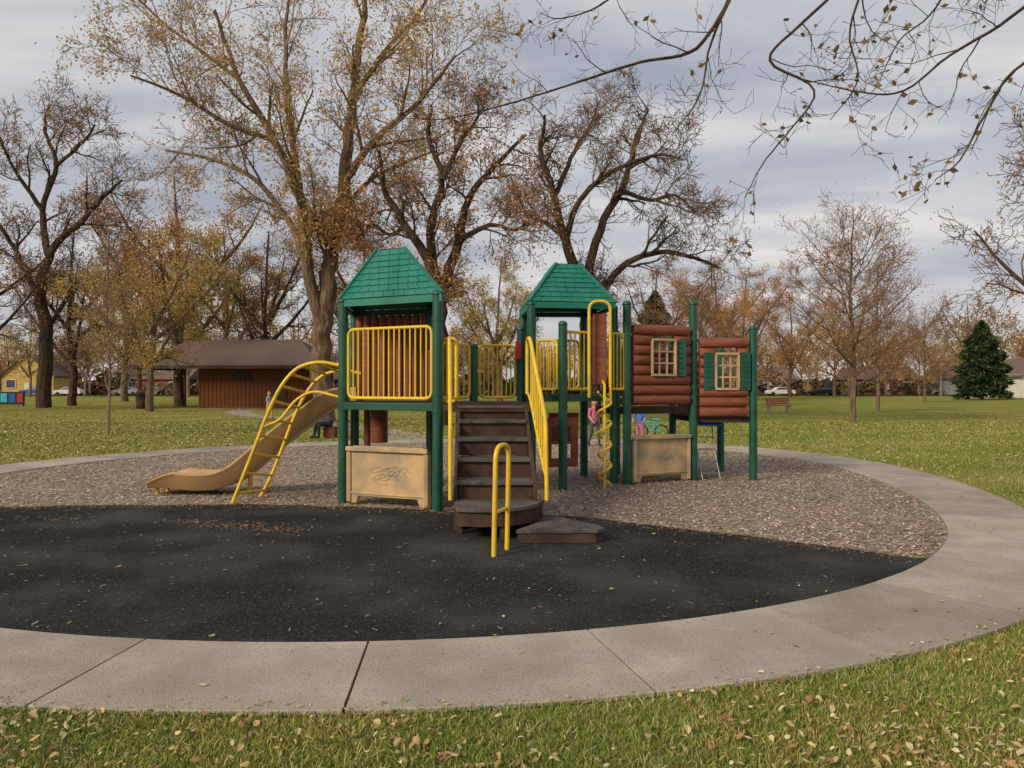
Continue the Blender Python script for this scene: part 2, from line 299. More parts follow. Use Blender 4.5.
def roof(Q,ze,zp,name):
    m=MB(); Q=[Vector((x,y,ze)) for x,y in Q]; c=sum(Q,Vector())/4; Q=[c+(q-c)*1.06 for q in Q]; top=[Vector((c.x,c.y,zp-.04))+(Vector((q.x,q.y,0))-Vector((c.x,c.y,0)))*.27 for q in Q]
    m.add([*Q,*top],[(0,1,5,4),(1,2,6,5),(2,3,7,6),(3,0,4,7),(4,5,6,7)])
    ap=Vector((c.x,c.y,zp)); t2=[p+Vector((0,0,.015)) for p in top]; m.add([*t2,ap],[(0,1,4),(1,2,4),(2,3,4),(3,0,4)])
    lw=[q-Vector((0,0,.09)) for q in Q]; out=[c+(q-c)*1.015 for q in Q]; lo=[c+(q-c)*1.015 for q in lw]; 
    m.add([*out,*lo],[(0,1,5,4),(1,2,6,5),(2,3,7,6),(3,0,4,7)])
    m.add([*[c+(q-c)*.93 for q in lw],*lo],[(0,1,5,4),(1,2,6,5),(2,3,7,6),(3,0,4,7)])
    for k in range(4):
        A,B=Q[k],Q[(k+1)%4]; D,E=top[k],top[(k+1)%4]; nrm=(B-A).cross(D-A).normalized()
        if nrm.z<0: nrm=-nrm
        R=8
        for i in range(R):
            t0=i/R; t1=(i+1.12)/R; t1=min(t1,1)
            def pt(s,t,o): return A.lerp(B,s).lerp(D.lerp(E,s),t)+nrm*o
            wd=(pt(1,t0,0)-pt(0,t0,0)).length; nt=max(2,round(wd/.17)); off=.5/nt if i%2 else 0
            edges=[0]+[(j/nt+off) for j in range(0 if off else 1,nt)]+[1]
            for a,b in zip(edges[:-1],edges[1:]):
                if b-a<.02: continue
                g_=.004/wd; a2=a+g_; b2=b-g_; dz=random.uniform(0,.004)
                V=[pt(a2,t0,.002),pt(b2,t0,.002),pt(b2,t0,.022+dz),pt(a2,t0,.022+dz),pt(a2,t1,.008),pt(b2,t1,.008),pt(a2,t1,.001),pt(b2,t1,.001)]
                m.add(V,[(0,1,2,3),(3,2,5,4),(0,3,4,6),(1,7,5,2)])
        m.bar(A+nrm*.015,D+nrm*.015,.05,.05)
    m.build(name,M['teal'],PS)
roof([FL,FR,BR,BL],2.76,3.52,'tower_roof'); roof([(.30,11.9),(1.58,12.15),(1.45,13.5),(.2,13.5)],2.90,3.62,'tower_roof_small')
Y=MB()
def bars(p0,p1,z0,z1,n,r=.011,fr=.022,mb=None,cr=.1,inset=.09):
    mb=mb or Y; p0=np.array(p0,float);p1=np.array(p1,float); d=p1-p0; L=np.linalg.norm(d); d/=L; a=p0+d*inset; b=p1-d*inset
    q=lambda s,z:(a[0]+(b[0]-a[0])*s,a[1]+(b[1]-a[1])*s,z)
    mb.tube(roundp([q(0,z0),q(1,z0),q(1,z1),q(0,z1)],cr,5,True),fr,10,cap=False)
    for i in range(1,n+1):
        s=i/(n+1); mb.tube([q(s,z0),q(s,z1)],r,8,cap=False)
bars(FL,FR,1.44,2.36,15)
dk=MB(); dk.prism([FL,FR,BR,BL],1.28,1.38); dk.prism([(FR[0]+.03,9.72),(.30,9.72),(.30,12.1),(-1.15,12.1),(-1.15,11.4)],1.27,1.36)
dk.prism([(.30,11.9),(1.60,12.25),(1.36,13.6),(.2,13.5)],1.36,1.46); dk.prism([(1.63,12.5),(3.06,13.05),(3.0,14.4),(1.5,13.9)],1.14,1.24); dk.prism([(3.09,13.05),(4.05,13.05),(3.9,14.4),(3.04,14.4)],.98,1.08)
dk.build('decks',M['riser'],PS,.01)
ge=MB(); 
def edge(p,q,z,h=.10): ge.bar((p[0],p[1],z),(q[0],q[1],z),.05,h)
edge((FL[0],FL[1]-.03),(FR[0],FR[1]-.03),1.33); edge(BL,FL,1.33); edge((.3,11.87),(1.60,12.22),1.41)
ge.build('deck_edge_beams',M['green'],PS,.008)
lg=MB()
for i in range(9):
    s=.07+i*.107; p=(BL[0]+(BR[0]-BL[0])*s,BL[1]+(BR[1]-BL[1])*s); lg.tube([(p[0],p[1],1.42),(p[0],p[1],2.66)],.062,10)
win=MB(); sh=MB()
def logpanel(p0,p1,z0,z1,n,w0,w1,wz0,wz1,left=True,right=True,detail=True):
    p0=Vector((*p0,0));p1=Vector((*p1,0)); d=(p1-p0); L=d.length; d.normalize(); nr=Vector((d.y,-d.x,0)); h=(z1-z0)/n; r=h*.52
    for i in range(n):
        z=z0+h*(i+.5); spans=[(.10,L-.10)]
        if detail and z+r*.6>wz0 and z-r*.6<wz1: spans=[(.10,w0),(w1,L-.10)]
        for a,b in spans:
            if b-a>.03:
                q0=p0+d*a; q1=p0+d*b; lg.tube([(q0.x,q0.y,z),(q0.x*.97+q1.x*.03,q0.y*.97+q1.y*.03,z),(q0.x*.03+q1.x*.97,q0.y*.03+q1.y*.97,z),(q1.x,q1.y,z)],[r*.85,r,r,r*.85],12)
    if not detail: return
    f=lambda s,z,o=.06: tuple(p0+d*s+nr*o+Vector((0,0,z)))
    for z in (wz0,wz1): win.bar(f(w0-.01,z),f(w1+.01,z),.10,.04)
    for s in (w0,w1): win.bar(f(s,wz0+.02),f(s,wz1-.02),.10,.04)
    for j in (1,2): s=w0+(w1-w0)*j/3; win.bar(f(s,wz0,.05),f(s,wz1,.05),.03,.028)
    for j in (1,2): z=wz0+(wz1-wz0)*j/3; win.bar(f(w0,z,.052),f(w1,z,.052),.03,.028)
    for on,s0,s1 in ((left,w0-.20,w0-.03),(right,w1+.03,w1+.20)):
        if on:
            sh.bar(f((s0+s1)/2,wz0-.02,.075),f((s0+s1)/2,wz1+.02,.075),.04,s1-s0)
            for j in range(7):
                z=wz0+.04+(wz1-wz0-.08)*j/6; sh.bar(f(s0+.03,z,.10),f(s1-.03,z,.10),.012,.02)
logpanel((1.86,12.45),(3.06,13.0),1.29,2.60,8,.44,.90,1.78,2.36,left=False)
logpanel((3.06,13.0),(4.07,13.0),1.08,2.41,8,.36,.74,1.55,2.14)
logpanel((1.9,14.0),(3.0,14.4),1.25,2.3,7,0,0,0,0,detail=False); logpanel((3.0,14.4),(3.9,14.4),1.05,2.1,7,0,0,0,0,detail=False)
def vpanel(p0,p1,z0,z1,mb,th=.04): mb.bar((p0[0],p0[1],(z0+z1)/2),(p1[0],p1[1],(z0+z1)/2),th,z1-z0)
lg.build('log_panels',M['log'],PS); win.build('window_frames',M['cream'],PS,.004); sh.build('window_shutters',M['green'],PS,.004)
bp=MB()
vpanel((1.27,12.12),(1.49,12.12),1.62,2.74,bp); vpanel((.50,12.1),(1.05,12.25),.32,.46,bp); vpanel((.50,12.1),(1.05,12.25),.95,1.1,bp)
for p,q in (((.50,12.1),(.62,12.13)),((.93,12.22),(1.05,12.25))): vpanel(p,q,.46,.95,bp)
vpanel((.74,12.165),(.80,12.18),.46,.95,bp); vpanel((.62,12.13),(.93,12.22),.68,.73,bp)
bp.tube([(-2.0,11.6,.75),(-2.0,11.6,1.25)],[.13,.13],16); bp.tube([(-2.2,11.7,.0),(-2.2,11.7,1.28)],.05,12)
bp.box((.86,12.9,.9),(.5,.05,.5)); bp.box((-1.1,10.9,1.8),(.06,.5,.6),-.15)
bp.build('brown_activity_panels',M['log'],PS,.012)
bars((.78,11.9),(1.26,12.15),1.55,2.44,4,cr=.06,inset=.06); bars((1.52,12.3),(1.86,12.45),1.55,2.44,3,cr=.05,inset=.05); bars((.30,11.9),(.78,11.8),1.55,2.3,5,cr=.06)
bars(QB[3],QB[2],1.55,2.4,9); bars((-.6,12.1),(.14,12.15),1.42,2.24,7); bars(BR,(-.6,12.0),1.42,2.24,5)
bars((FR[0],FR[1]+.1),(-.66,9.72),1.4,2.2,2,cr=.08,inset=.05)
ar=roundp([(1.20,11.98,1.42),(1.20,11.98,2.92),(1.53,11.98,2.92),(1.53,11.98,1.3)],.16,8); Y.tube(ar,.024,10)
Y.tube([(1.20,11.98,1.46),(1.20,12.2,1.46)],.02,8); Y.tube([(1.53,11.98,1.46),(1.53,12.25,1.46)],.02,8)
hx=[]
for i in range(150):
    t=i/149; a=t*2*math.pi*4.5; hx.append((1.43+.10*math.cos(a),11.9+.10*math.sin(a),.06+1.45*t))
Y.tube(hx,.019,8); Y.tube([(1.43,11.9,-.03),(1.43,11.9,1.62),(1.43,12.15,1.68)],.022,10)
for i in range(9): 
    a=i/9*math.pi*9; Y.tube([(1.43,11.9,.1+i*.16),(1.43+.1*math.cos(a),11.9+.1*math.sin(a),.1+i*.16)],.012,6)
rail=[(-2.34,1.88),(-2.62,1.92),(-2.90,1.84),(-3.12,1.60),(-3.30,1.24),(-3.45,.85),(-3.62,.42),(-3.80,-.03)]
r1=smoothp([(x,10.42,z) for x,z in rail],5); r2=smoothp([(x+.17,11.05,z-.1 if z>0 else z) for x,z in rail],5)
Y.tube(r1,.025,10); Y.tube(r2,.025,10)
r3=smoothp([(-2.34,10.45,1.45),(-2.7,10.5,1.52),(-2.95,10.5,1.40),(-3.15,10.46,1.15),(-3.36,10.42,1.05)],5); Y.tube(r3,.02,8)
for i in range(3,len(r1),3): Y.tube([r1[i],r2[i]],.02,8)
st=MB(); rs=MB()
hs=[.55,.77,.98,1.18,1.36]; ds=[8.5,8.85,9.2,9.5,9.75]
def cx(y): return -.18-.06*(y-8.5)
for i,(h,d) in enumerate(zip(hs,ds)):
    dn=ds[i+1] if i<4 else 9.95; c=cx(d); hp=hs[i-1] if i else .35
    st.box((c,(d+dn)/2-.015,h-.02),(.84,dn-d+.05,.04)); rs.box((c,d+.02,(h-.04+hp)/2),(.82,.025,h-.04-hp-.002))
for sx in (-.435,.435):
    V=[]
    for x in (sx-.02,sx+.02):
        V+= [(x+cx(8.5),8.42,.02),(x+cx(8.5),8.42,.50),(x+cx(9.8),9.8,1.34),(x+cx(9.8),9.8,1.05),(x+cx(8.8),8.85,.02)]
    rs.add(V,[(0,1,2,3,4),(5,9,8,7,6)]+[(i,(i+1)%5,(i+1)%5+5,i+5) for i in range(5)])
fan=[(-.62,8.50)]+[(-.62,8.22)]+[(-.30+.62*math.sin(a)*1.0,8.45-.62*math.cos(a)) for a in np.linspace(-.45,1.35,10)]+[(.36,8.50)]
st.prism(fan,.31,.35)
fi=[(x*.96-.01,8.5+(y-8.5)*.95) for x,y in fan]
n=len(fi); V=[(x,y,.16) for x,y in fi]+[(x,y,.308) for x,y in fi]; rs.add(V,[(i,i+1,i+1+n,i+n) for i in range(n-1)])
for x,y in ((-.56,8.28),(-.1,7.95),(.25,8.3)): rs.box((x,y,.1),(.05,.05,.3))
low=[(.04,7.72),(.86,7.74),(.93,7.80),(.90,8.0),(.42,8.62),(.33,8.52),(.30,8.2)]
st.prism(low,.12,.16); lo2=[(.45+(x-.45)*.96,8.1+(y-8.1)*.96) for x,y in low]; rs.prism(lo2,.02,.117)
st.build('stair_treads',M['dark'],PS,.006); rs.build('stair_risers',M['riser'],PS,.004)
for sx in (-.47,.47):
    f=lambda y,z:(sx+cx(y)+(9.78-y)*(.07 if sx>0 else .03)-(.07 if sx<0 else .02),y,z)
    Y.tube(roundp([f(9.78,1.5),f(9.78,2.2),f(9.55,2.2),f(8.42,1.22),f(8.36,.36)],.16,6),.023,10)
    Y.tube(roundp([f(9.70,1.5),f(9.5,1.42),f(8.52,.66),f(8.38,.60)],.05,4),.016,8)
    for i in range(8):
        y=8.55+i*.13; z0=.68+(y-8.52)*.79; z1=1.30+(y-8.5)*.86; Y.tube([f(y,z0),f(y,min(z1,2.19))],.011,8,cap=False)
Y.tube(roundp([(-.17,7.15,-.05),(-.15,7.15,1.04),(-.03,7.45,1.04),(-.05,7.45,-.05)],.14,7),.023,12)
Y.tube([(-.16,7.15,.42),(-.05,7.45,.42)],.018,8)
Y.build('yellow_rails',M['yellow'],PS)
sl=[(-2.36,1.37),(-2.62,1.33),(-2.95,1.10),(-3.35,.80),(-3.7,.50),(-4.0,.26),(-4.3,.13),(-4.65,.11),(-5.0,.14),(-5.3,.12)]
sp=smoothp([(x,0,z) for x,z in sl],5); prof=[(-.30,-.02),(-.22,-.04),(.22,-.04),(.30,-.02),(.31,.17),(.34,.19),(.335,.215),(.27,.215),(.25,.18),(.235,.05),(.17,.01),(0,0),(-.17,.01),(-.235,.05),(-.25,.18),(-.27,.215),(-.335,.215),(-.34,.19),(-.31,.17)]
P=np.array(sp); Tn=np.gradient(P,axis=0); Tn/=np.linalg.norm(Tn,axis=1)[:,None]; m=MB(); V=[];F=[];k=len(prof)
for i,p in enumerate(P):
    nx,nz=Tn[i][2],-Tn[i][0]
    e=1 if i<len(P)-7 else 1-.11*(i-len(P)+7)
    for w,h in prof: V.append((p[0]+nx*h*e,11.47+w*(1 if e==1 else .9+.1*e),p[2]+nz*h*e))
for i in range(len(P)-1):
    for j in range(k): a=i*k+j;b=i*k+(j+1)%k; F.append((a,b,b+k,a+k))
m.add(V,F,0,True); m.add(V[:k],[tuple(range(k))]); m.add(V[-k:],[tuple(range(k))]); m.build('slide',M['slide'],PS)
m=MB(); m.tube([(-5.2,11.3,-.02),(-5.2,11.3,.1)],.03,8); m.tube([(-5.2,11.65,-.02),(-5.2,11.65,.1)],.03,8); m.tube([(-3.9,11.47,-.02),(-3.9,11.47,.3)],.035,8)
m.build('slide_supports',M['yellow'],PS)
def tanpanel(p0,p1,z1,name,seed,size):
    t=MB(); p0=Vector((*p0,0));p1=Vector((*p1,0)); d=p1-p0; L=d.length; d.normalize(); nr=Vector((d.y,-d.x,0))
    f=lambda s,z,o=0: tuple(p0+d*s+nr*o+Vector((0,0,z)))
    a,b=.09,L-.09; out=[(a,.03),(a,z1-.10),(a+.03,z1-.03),(a+.10,z1),(b-.10,z1),(b-.03,z1-.03),(b,z1-.10),(b,.03),(b-.14,.03),(b-.18,.13),(a+.18,.13),(a+.14,.03)]
    n=len(out); V=[f(s,z,-.03) for s,z in out]+[f(s,z,.03) for s,z in out]; t.add(V,[tuple(range(n)),tuple(range(n,2*n))]+[(i,(i+1)%n,(i+1)%n+n,i+n) for i in range(n)])
    t.bar(f(a,z1-.04,.055),f(b,z1-.04,.055),.05,.06); t.bar(f(a+.06,.17,.035),f(b-.06,.17,.035),.02,.03)
    for s in (a+.035,b-.035): t.bar(f(s,.05,.045),f(s,z1-.08,.045),.03,.06)
    t.build(name,M['tan'],PS,.01)
    # faded marker scribbles: small overlapping loops
    cs=(a+b)/2; cz=z1*.55; g=MB(); random.seed(seed); u=random.uniform
    for j in range(5):
        c0=cs+u(-.26,.26)*size; zc=cz+u(-.08,.08)*size; ph=u(0,6); rw=u(.06,.13)*size; rh=u(.03,.08)*size; q=np.linspace(0,u(6,14),26)
        g.tube([f(c0+rw*math.cos(x+ph)+.016*x*size,zc+rh*math.sin(x*1.3+ph),.030) for x in q],u(.003,.006),5)
    for j in range(4):
        s0=cs+u(-.3,.1)*size; z_=cz+u(-.15,.12)*size; g.tube(smoothp([f(s0,z_,.030),f(s0+.1,z_+u(-.04,.04),.030),f(s0+.2*size,z_+u(-.05,.05),.030)],5),.0035,5)
    g.build('scribble',M['grey'],PS)
tanpanel(FL,(FR[0]-.03,FR[1]+.1),.80,'tan_play_panel',5,1.0); tanpanel((1.86,12.45),(3.06,13.0),.80,'tan_play_panel_far',9,.6)
m=MB(); m.box((.10,12.0,2.15),(.10,.10,.3)); m.build('red_scope',M['red'],PS,.02)
m=MB()
for sx in (3.2,3.5):
    m.tube(smoothp([(sx,13.5,1.05),(sx-.02,13.3,.6),(sx+.02,13.0,.02)],5),.012,6)
for i in range(5): z=.12+i*.2; y=13.04+.42*(z/1.05)**1.2; m.tube([(3.2,y,z),(3.5,y,z)],.012,6)
m.build('chain_ladder',M['metal'],PS); m=MB(); m.box((3.42,13.3,.94),(.38,.25,.05)); m.build('blue_step',M['blue'],PS,.015)
# ------------------------------------------------------------ trees
random.seed(7)
rnd=random.random; uni=random.uniform
def vn(a):
    l=math.sqrt(a[0]**2+a[1]**2+a[2]**2)+1e-9; return (a[0]/l,a[1]/l,a[2]/l)
class Tree: pass
def spawn(T,pts,rad,lvl,lo=.2):
    nc=T.nc[lvl]; n=int(nc) + (rnd()<nc-int(nc)); m=len(pts)-1
    for c in range(n):
        t=lo+(1-lo)*(c+rnd())/n; t=min(t,.999); i=int(t*m); f=t*m-i; a,b=pts[i],pts[i+1]
        p=tuple(a[k]+(b[k]-a[k])*f for k in range(3)); d=vn(tuple(b[k]-a[k] for k in range(3)))
        q=vn((rnd()-.5,rnd()-.5,rnd()-.5)); s=sum(q[k]*d[k] for k in range(3)); q=vn(tuple(q[k]-s*d[k] for k in range(3)))
        an=math.radians(uni(*T.ang)); nd=vn(tuple(d[k]*math.cos(an)+q[k]*math.sin(an) for k in range(3)))
        r=max(T.rmin,min(rad[i]*.6,T.rr[lvl])*uni(.75,1)); grow(T,p,nd,T.L[lvl]*uni(.5,1.25)*(1-.35*t),r,lvl+1)
def grow(T,p,d,L,r,lvl):
    n=max(2,min(6,int(L/T.seg)+1)); st=L/n; pts=[p]; rad=[r]; w=T.wander
    for i in range(n):
        d=vn((d[0]+(rnd()-.5)*w,d[1]+(rnd()-.5)*w,d[2]+(rnd()-.5)*w+T.trop[min(lvl,len(T.trop)-1)])); p=(p[0]+d[0]*st,p[1]+d[1]*st,p[2]+d[2]*st)
        pts.append(p); rad.append(max(T.rmin,r*(1-.62*(i+1)/n)))
    if r>T.tr: T.tubes.append((pts,rad))
    else:
        for i in range(n): T.seg_.append((*pts[i],*pts[i+1],rad[i],rad[i+1]))
    if lvl<len(T.nc): spawn(T,pts,rad,lvl)
    if lvl>=len(T.nc)-1: T.tips+=pts[1:]
def tree_mesh(name,limbs,nc,L,rr,rmin=.014,ang=(30,65),wander=.45,trop=(.08,.06,.04,0,0),seg=.5,tr=.06,leaf=0,lsize=.1,lpal=None,bark='bark',twig='twig',lspread=.25,clump=0):
    T=Tree(); T.nc=nc;T.L=L;T.rr=rr;T.rmin=rmin;T.ang=ang;T.wander=wander;T.trop=trop;T.seg=seg;T.tr=tr;T.tubes=[];T.seg_=[];T.tips=[]
    for pts,r0,r1,lo in limbs:
        q=[tuple(p) for p in smoothp(pts,5)]; m=len(q); jit=r0*.25
        q=[q[0]]+[(p[0]+uni(-jit,jit),p[1]+uni(-jit,jit),p[2]) for p in q[1:]]
        rad=[r0+(r1-r0)*(i/(m-1)) for i in range(m)]; T.tubes.append((q,rad)); spawn(T,q,rad,0,lo)
    VV=[];FF=[];o=0
    for pts,rad in T.tubes:
        V,F=rings(pts,rad,10 if rad[0]>.15 else 6); VV.append(V); FF.append(np.array(F)+o); o+=len(V)
    nt=sum(len(f) for f in FF); a=np.array(T.seg_)
    p0=a[:,:3];p1=a[:,3:6];d=p1-p0;d/=np.linalg.norm(d,axis=1)[:,None]+1e-9; ref=np.tile([.31,.52,.79],(len(a),1)); U=np.cross(d,ref); U/=np.linalg.norm(U,axis=1)[:,None]+1e-9; W=np.cross(d,U); vs=[]
    for pp,rad in ((p0,a[:,6:7]),(p1,a[:,7:8])):
        for k in range(3): an=k*2.0944; vs.append(pp+rad*(math.cos(an)*U+math.sin(an)*W))
    V=np.stack(vs,1).reshape(-1,3); b=np.arange(len(a))[:,None]*6+o; F=np.concatenate([b+np.array([[k,(k+1)%3,(k+1)%3+3,k+3]]) for k in range(3)]); VV.append(V);FF.append(F);o+=len(V)
    nb=sum(len(f) for f in FF); nv=o; cols=[np.ones((nv,3))]
    if leaf:
        tp=np.array(T.tips)
        if clump:
            f1=np.sin(tp[:,0]*1.1+clump)*np.sin(tp[:,1]*1.3)*np.sin(tp[:,2]*1.0+clump*2)+NR.normal(0,.25,len(tp)); tp=tp[f1>-.12]
        n=int(leaf); ix=NR.randint(len(tp),size=n); c=tp[ix]+NR.normal(0,lspread,(n,3)); u=NR.normal(0,1,(n,3)); u/=np.linalg.norm(u,axis=1)[:,None]; w=np.cross(u,NR.normal(0,1,(n,3))); w/=np.linalg.norm(w,axis=1)[:,None]; s=(NR.uniform(.6,1.2,n)*lsize/2)[:,None]
        V=np.stack([c-u*s,c+w*s*.6,c+u*s,c-w*s*.6],1).reshape(-1,3); VV.append(V); FF.append(np.arange(4*n).reshape(-1,4)+o); cols.append(np.repeat(pal(n,lpal,.25),4,0))
    F=np.concatenate(FF); mi=np.zeros(len(F)); mi[nt:nb]=2; mi[nb:]=1
    return mesh_np(name,np.concatenate(VV),F,[M[bark],M['crown'],M[twig]],mi=mi,cols=np.concatenate(cols),smooth=False,obj=False)
def put(name,me,loc=(0,0,0),rz=0,sc=1):
    ob=bpy.data.objects.new(name,me); ob.location=loc; ob.rotation_euler=(0,0,rz); ob.scale=(sc,)*3; S.collection.objects.link(ob); return ob
def lim(base,d,pts,r0,r1,lo=.2,dep=0):
    out=[]; n=len(pts)
    for i,(u,v) in enumerate(pts):
        q=at(u,v,d+dep*(i/(n-1))); out.append((q[0]-base[0],q[1]-base[1],max(q[2],-.1)-base[2]))
    return (out,r0,r1,lo)
ORG=[(.66,.32,.10),(.72,.44,.16),(.54,.27,.11)]; YG=[(.60,.48,.14),(.72,.56,.18),(.44,.39,.11),(.72,.42,.14)]
d=34; b=(at(325,386,d)[0],d,0)
L1=[lim(b,d,[(325,424),(323,370),(324,310),(333,250)],.50,.34,.9),
 lim(b,d,[(333,250),(345,180),(352,100),(362,30),(368,-50)],.34,.08,.1,2),
 lim(b,d,[(324,330),(308,270),(300,200),(275,140),(240,80),(215,10)],.30,.06,.25,-3),
 lim(b,d,[(306,262),(288,220),(255,180),(215,160),(165,150)],.17,.05,.2,4),
 lim(b,d,[(345,180),(375,140),(420,100),(455,55)],.18,.05,.15,-3),
 lim(b,d,[(338,220),(370,180),(400,165),(435,150)],.13,.05,.2,4),
 lim(b,d,[(300,200),(290,120),(285,40),(292,-30)],.18,.05,.1,3),
 lim(b,d,[(275,140),(230,125),(180,95),(130,75)],.13,.04,.1,-2),
 lim(b,d,[(352,100),(385,50),(420,10),(440,-30)],.14,.05,.1,3),
 lim(b,d,[(240,80),(200,50),(160,20),(120,-20)],.10,.04,.1,2)]
me=tree_mesh('cottonwood_tree',L1,[9,5.5,4.5,3],[3.3,1.8,1.0,.6],[.09,.045,.025,.014],leaf=19000,lsize=.15,lpal=YG+ORG[:2],bark='bark',trop=(.08,.10,.05,.0),rmin=.010,clump=1.3)
put('cottonwood_tree',me,b)
d=31; b=(at(440,386,d)[0],d,0)
L2=[lim(b,d,[(442,428),(440,360),(438,300)],.42,.34,.9),
 lim(b,d,[(438,305),(428,260),(405,225),(385,190),(380,150)],.24,.06,.2,-2),
 lim(b,d,[(438,300),(458,245),(468,200),(500,160),(525,135)],.24,.05,.2,2),
 lim(b,d,[(437,290),(430,230),(442,180),(428,135),(432,105)],.22,.05,.15,1),
 lim(b,d,[(405,225),(390,235),(372,225),(355,240)],.10,.04,.2,1),
 lim(b,d,[(460,240),(490,225),(515,230),(530,220)],.12,.04,.2,-2),
 lim(b,d,[(442,180),(462,140),(478,115),(475,95)],.11,.04,.1,2)]
me=tree_mesh('elm_tree',L2,[8,5.5,4.5,2.6],[2.1,1.3,.8,.45],[.08,.04,.022,.013],leaf=7500,lsize=.14,lpal=ORG,bark='barkd',twig='twigd',wander=.75,rmin=.010,clump=2.2)
put('elm_tree',me,b)
d=32; b=(at(590,386,d)[0],d,0)
L3=[lim(b,d,[(592,427),(590,350),(585,290)],.42,.32,.9),
 lim(b,d,[(585,295),(566,240),(553,190),(541,150),(546,115)],.24,.05,.2,-2),
 lim(b,d,[(585,290),(600,230),(625,180),(640,130),(648,108)],.22,.05,.2,2),
 lim(b,d,[(590,312),(620,268),(660,252),(695,258),(720,268)],.18,.04,.2,1),
 lim(b,d,[(566,240),(580,200),(612,172),(655,155),(680,158)],.15,.04,.2,-2),
 lim(b,d,[(562,235),(545,222),(528,215),(518,195)],.12,.04,.2,2),
 lim(b,d,[(620,190),(650,200),(675,195),(695,212)],.11,.04,.2,-2),
 lim(b,d,[(555,195),(575,150),(590,125),(598,105)],.11,.04,.2,3)]
me=tree_mesh('elm_tree',L3,[9,5.5,4.5,2.6],[2.0,1.3,.8,.45],[.08,.04,.022,.013],leaf=1500,lsize=.12,lpal=ORG,bark='barkd',twig='twigd',wander=.8,rmin=.010)
put('elm_tree',me,b)
d=56; b=(at(45,386,d)[0],d,0)
L4=[lim(b,d,[(44,408),(47,340),(38,290)],.52,.40,.9),
 lim(b,d,[(38,292),(52,250),(82,220),(105,195),(122,180)],.32,.07,.2,-3),
 lim(b,d,[(40,300),(20,260),(3,230),(-25,200)],.26,.07,.2,2),
 lim(b,d,[(48,255),(42,210),(56,165),(44,130),(48,105)],.26,.06,.15,3),
 lim(b,d,[(56,165),(80,145),(95,125)],.14,.06,.2,-3),lim(b,d,[(42,210),(15,170),(-5,130)],.18,.06,.2,-2),lim(b,d,[(47,330),(75,290),(110,280),(130,268)],.18,.06,.2,2)]
me=tree_mesh('cottonwood_tree',L4,[8,5,4.5,2.4],[3.2,2.1,1.2,.7],[.12,.06,.035,.02],leaf=3000,lsize=.2,lpal=ORG,bark='barkd',twig='twigd',wander=.6,rmin=.016,seg=.8)
put('cottonwood_tree',me,b)
def generic(H,sp,r,nc,L,rr,**kw):
    base=[(0,0,-.1),(uni(-.2,.2),uni(-.2,.2),H*.2),(uni(-.4,.4),uni(-.4,.4),H*.45),(uni(-.5,.5),uni(-.5,.5),H*.95)]
    ls=[(base,r,r*.15,.3)]
    for i in range(6):
        a=i*1.05+uni(-.3,.3); h=H*uni(.2,.5); s=sp*uni(.7,1); ls.append(([(0,0,h),(math.cos(a)*s*.35,math.sin(a)*s*.35,h+H*.12),(math.cos(a)*s*.75,math.sin(a)*s*.75,h+H*.28),(math.cos(a)*s,math.sin(a)*s,min(H*.95,h+H*.42))],r*.5,r*.12,.2))
    return tree_mesh('shade_tree',ls,nc,L,rr,**kw)
G1=generic(17,7,.38,[7,5,4,2],[2.7,1.7,1.0,.6],[.1,.05,.03,.018],leaf=9500,lsize=.2,lpal=ORG,bark='bark',rmin=.016,seg=.8,clump=.7)
G2=generic(16,6,.36,[7,5,4,2],[2.7,1.7,1.0,.6],[.1,.05,.03,.018],leaf=11000,lsize=.2,lpal=YG,bark='bark',rmin=.016,seg=.8,clump=1.9)
G3=generic(15,6.5,.36,[7,5,4,2],[2.7,1.7,1.0,.6],[.1,.05,.03,.018],leaf=1600,lsize=.18,lpal=ORG,bark='barkd',twig='twigd',rmin=.016,seg=.8,wander=.7)
for u,dd,g_,sc,rz in ((72,62,G3,1.0,1),(180,60,G1,1.1,2),(268,63,G3,1.0,.5),(225,75,G2,1.1,4),(125,80,G2,1.1,0),(360,70,G1,1,3.3),(500,72,G2,.9,1),(-40,50,G3,.9,2.2),(715,85,G1,.95,1.9),(745,95,G1,.95,5),(655,75,G3,.9,.6),(790,110,G1,.9,2),(150,48,G2,.75,5.5)):
    put('shade_tree',g_,((u-512)/FP*dd,dd,0),rz,sc)
def ornamental(H,sp,r,leafn,bark,nl=20,nc=(9,6,4)):
    ls=[([(0,0,-.1),(.05,.03,H*.3),(-.08,.05,H*.6),(.05,0,H*.97)],r,.02,.35)]
    for i in range(nl):
        a=i*2.4+uni(-.3,.3); f=i/nl; h=H*(.16+.60*f); s=sp*(1-.55*f)*uni(.75,1.15); ls.append(([(0,0,h),(math.cos(a)*s*.5,math.sin(a)*s*.5,h+H*.07),(math.cos(a)*s,math.sin(a)*s,h+H*.20)],r*.36*(1-.5*f),.015,.15))
    return tree_mesh('maple_tree',ls,list(nc),[1.25,.75,.42],[.03,.016,.010],leaf=leafn,lsize=.09,lpal=ORG,bark=bark,rmin=.008,trop=(.14,.12,.08),seg=.3,wander=.35,tr=.03)
mo=ornamental(9.8,3.7,.14,4500,'bark',26,(8,5.5,3.5)); put('maple_tree',mo,(at(853,0,34)[0],34,0),.4)
mo2=ornamental(9.5,1.9,.12,500,'barkl',20,(7,4,3)); put('birch_tree',mo2,(at(878,0,47)[0],47,0),1)
put('maple_tree',mo,(at(925,0,75)[0],75,0),1,.95); put('maple_tree',mo,(at(700,0,60)[0],60,0),2,1.0)
put('shade_tree',G3,(29.5,38,0),.3,1.08)
sap=ornamental(6.9,.9,.05,200,'barkl',12,(6,4,2)); put('sapling_tree',sap,(at(108,0,25)[0],25,0),0)
b=(8.6,3.6,0)
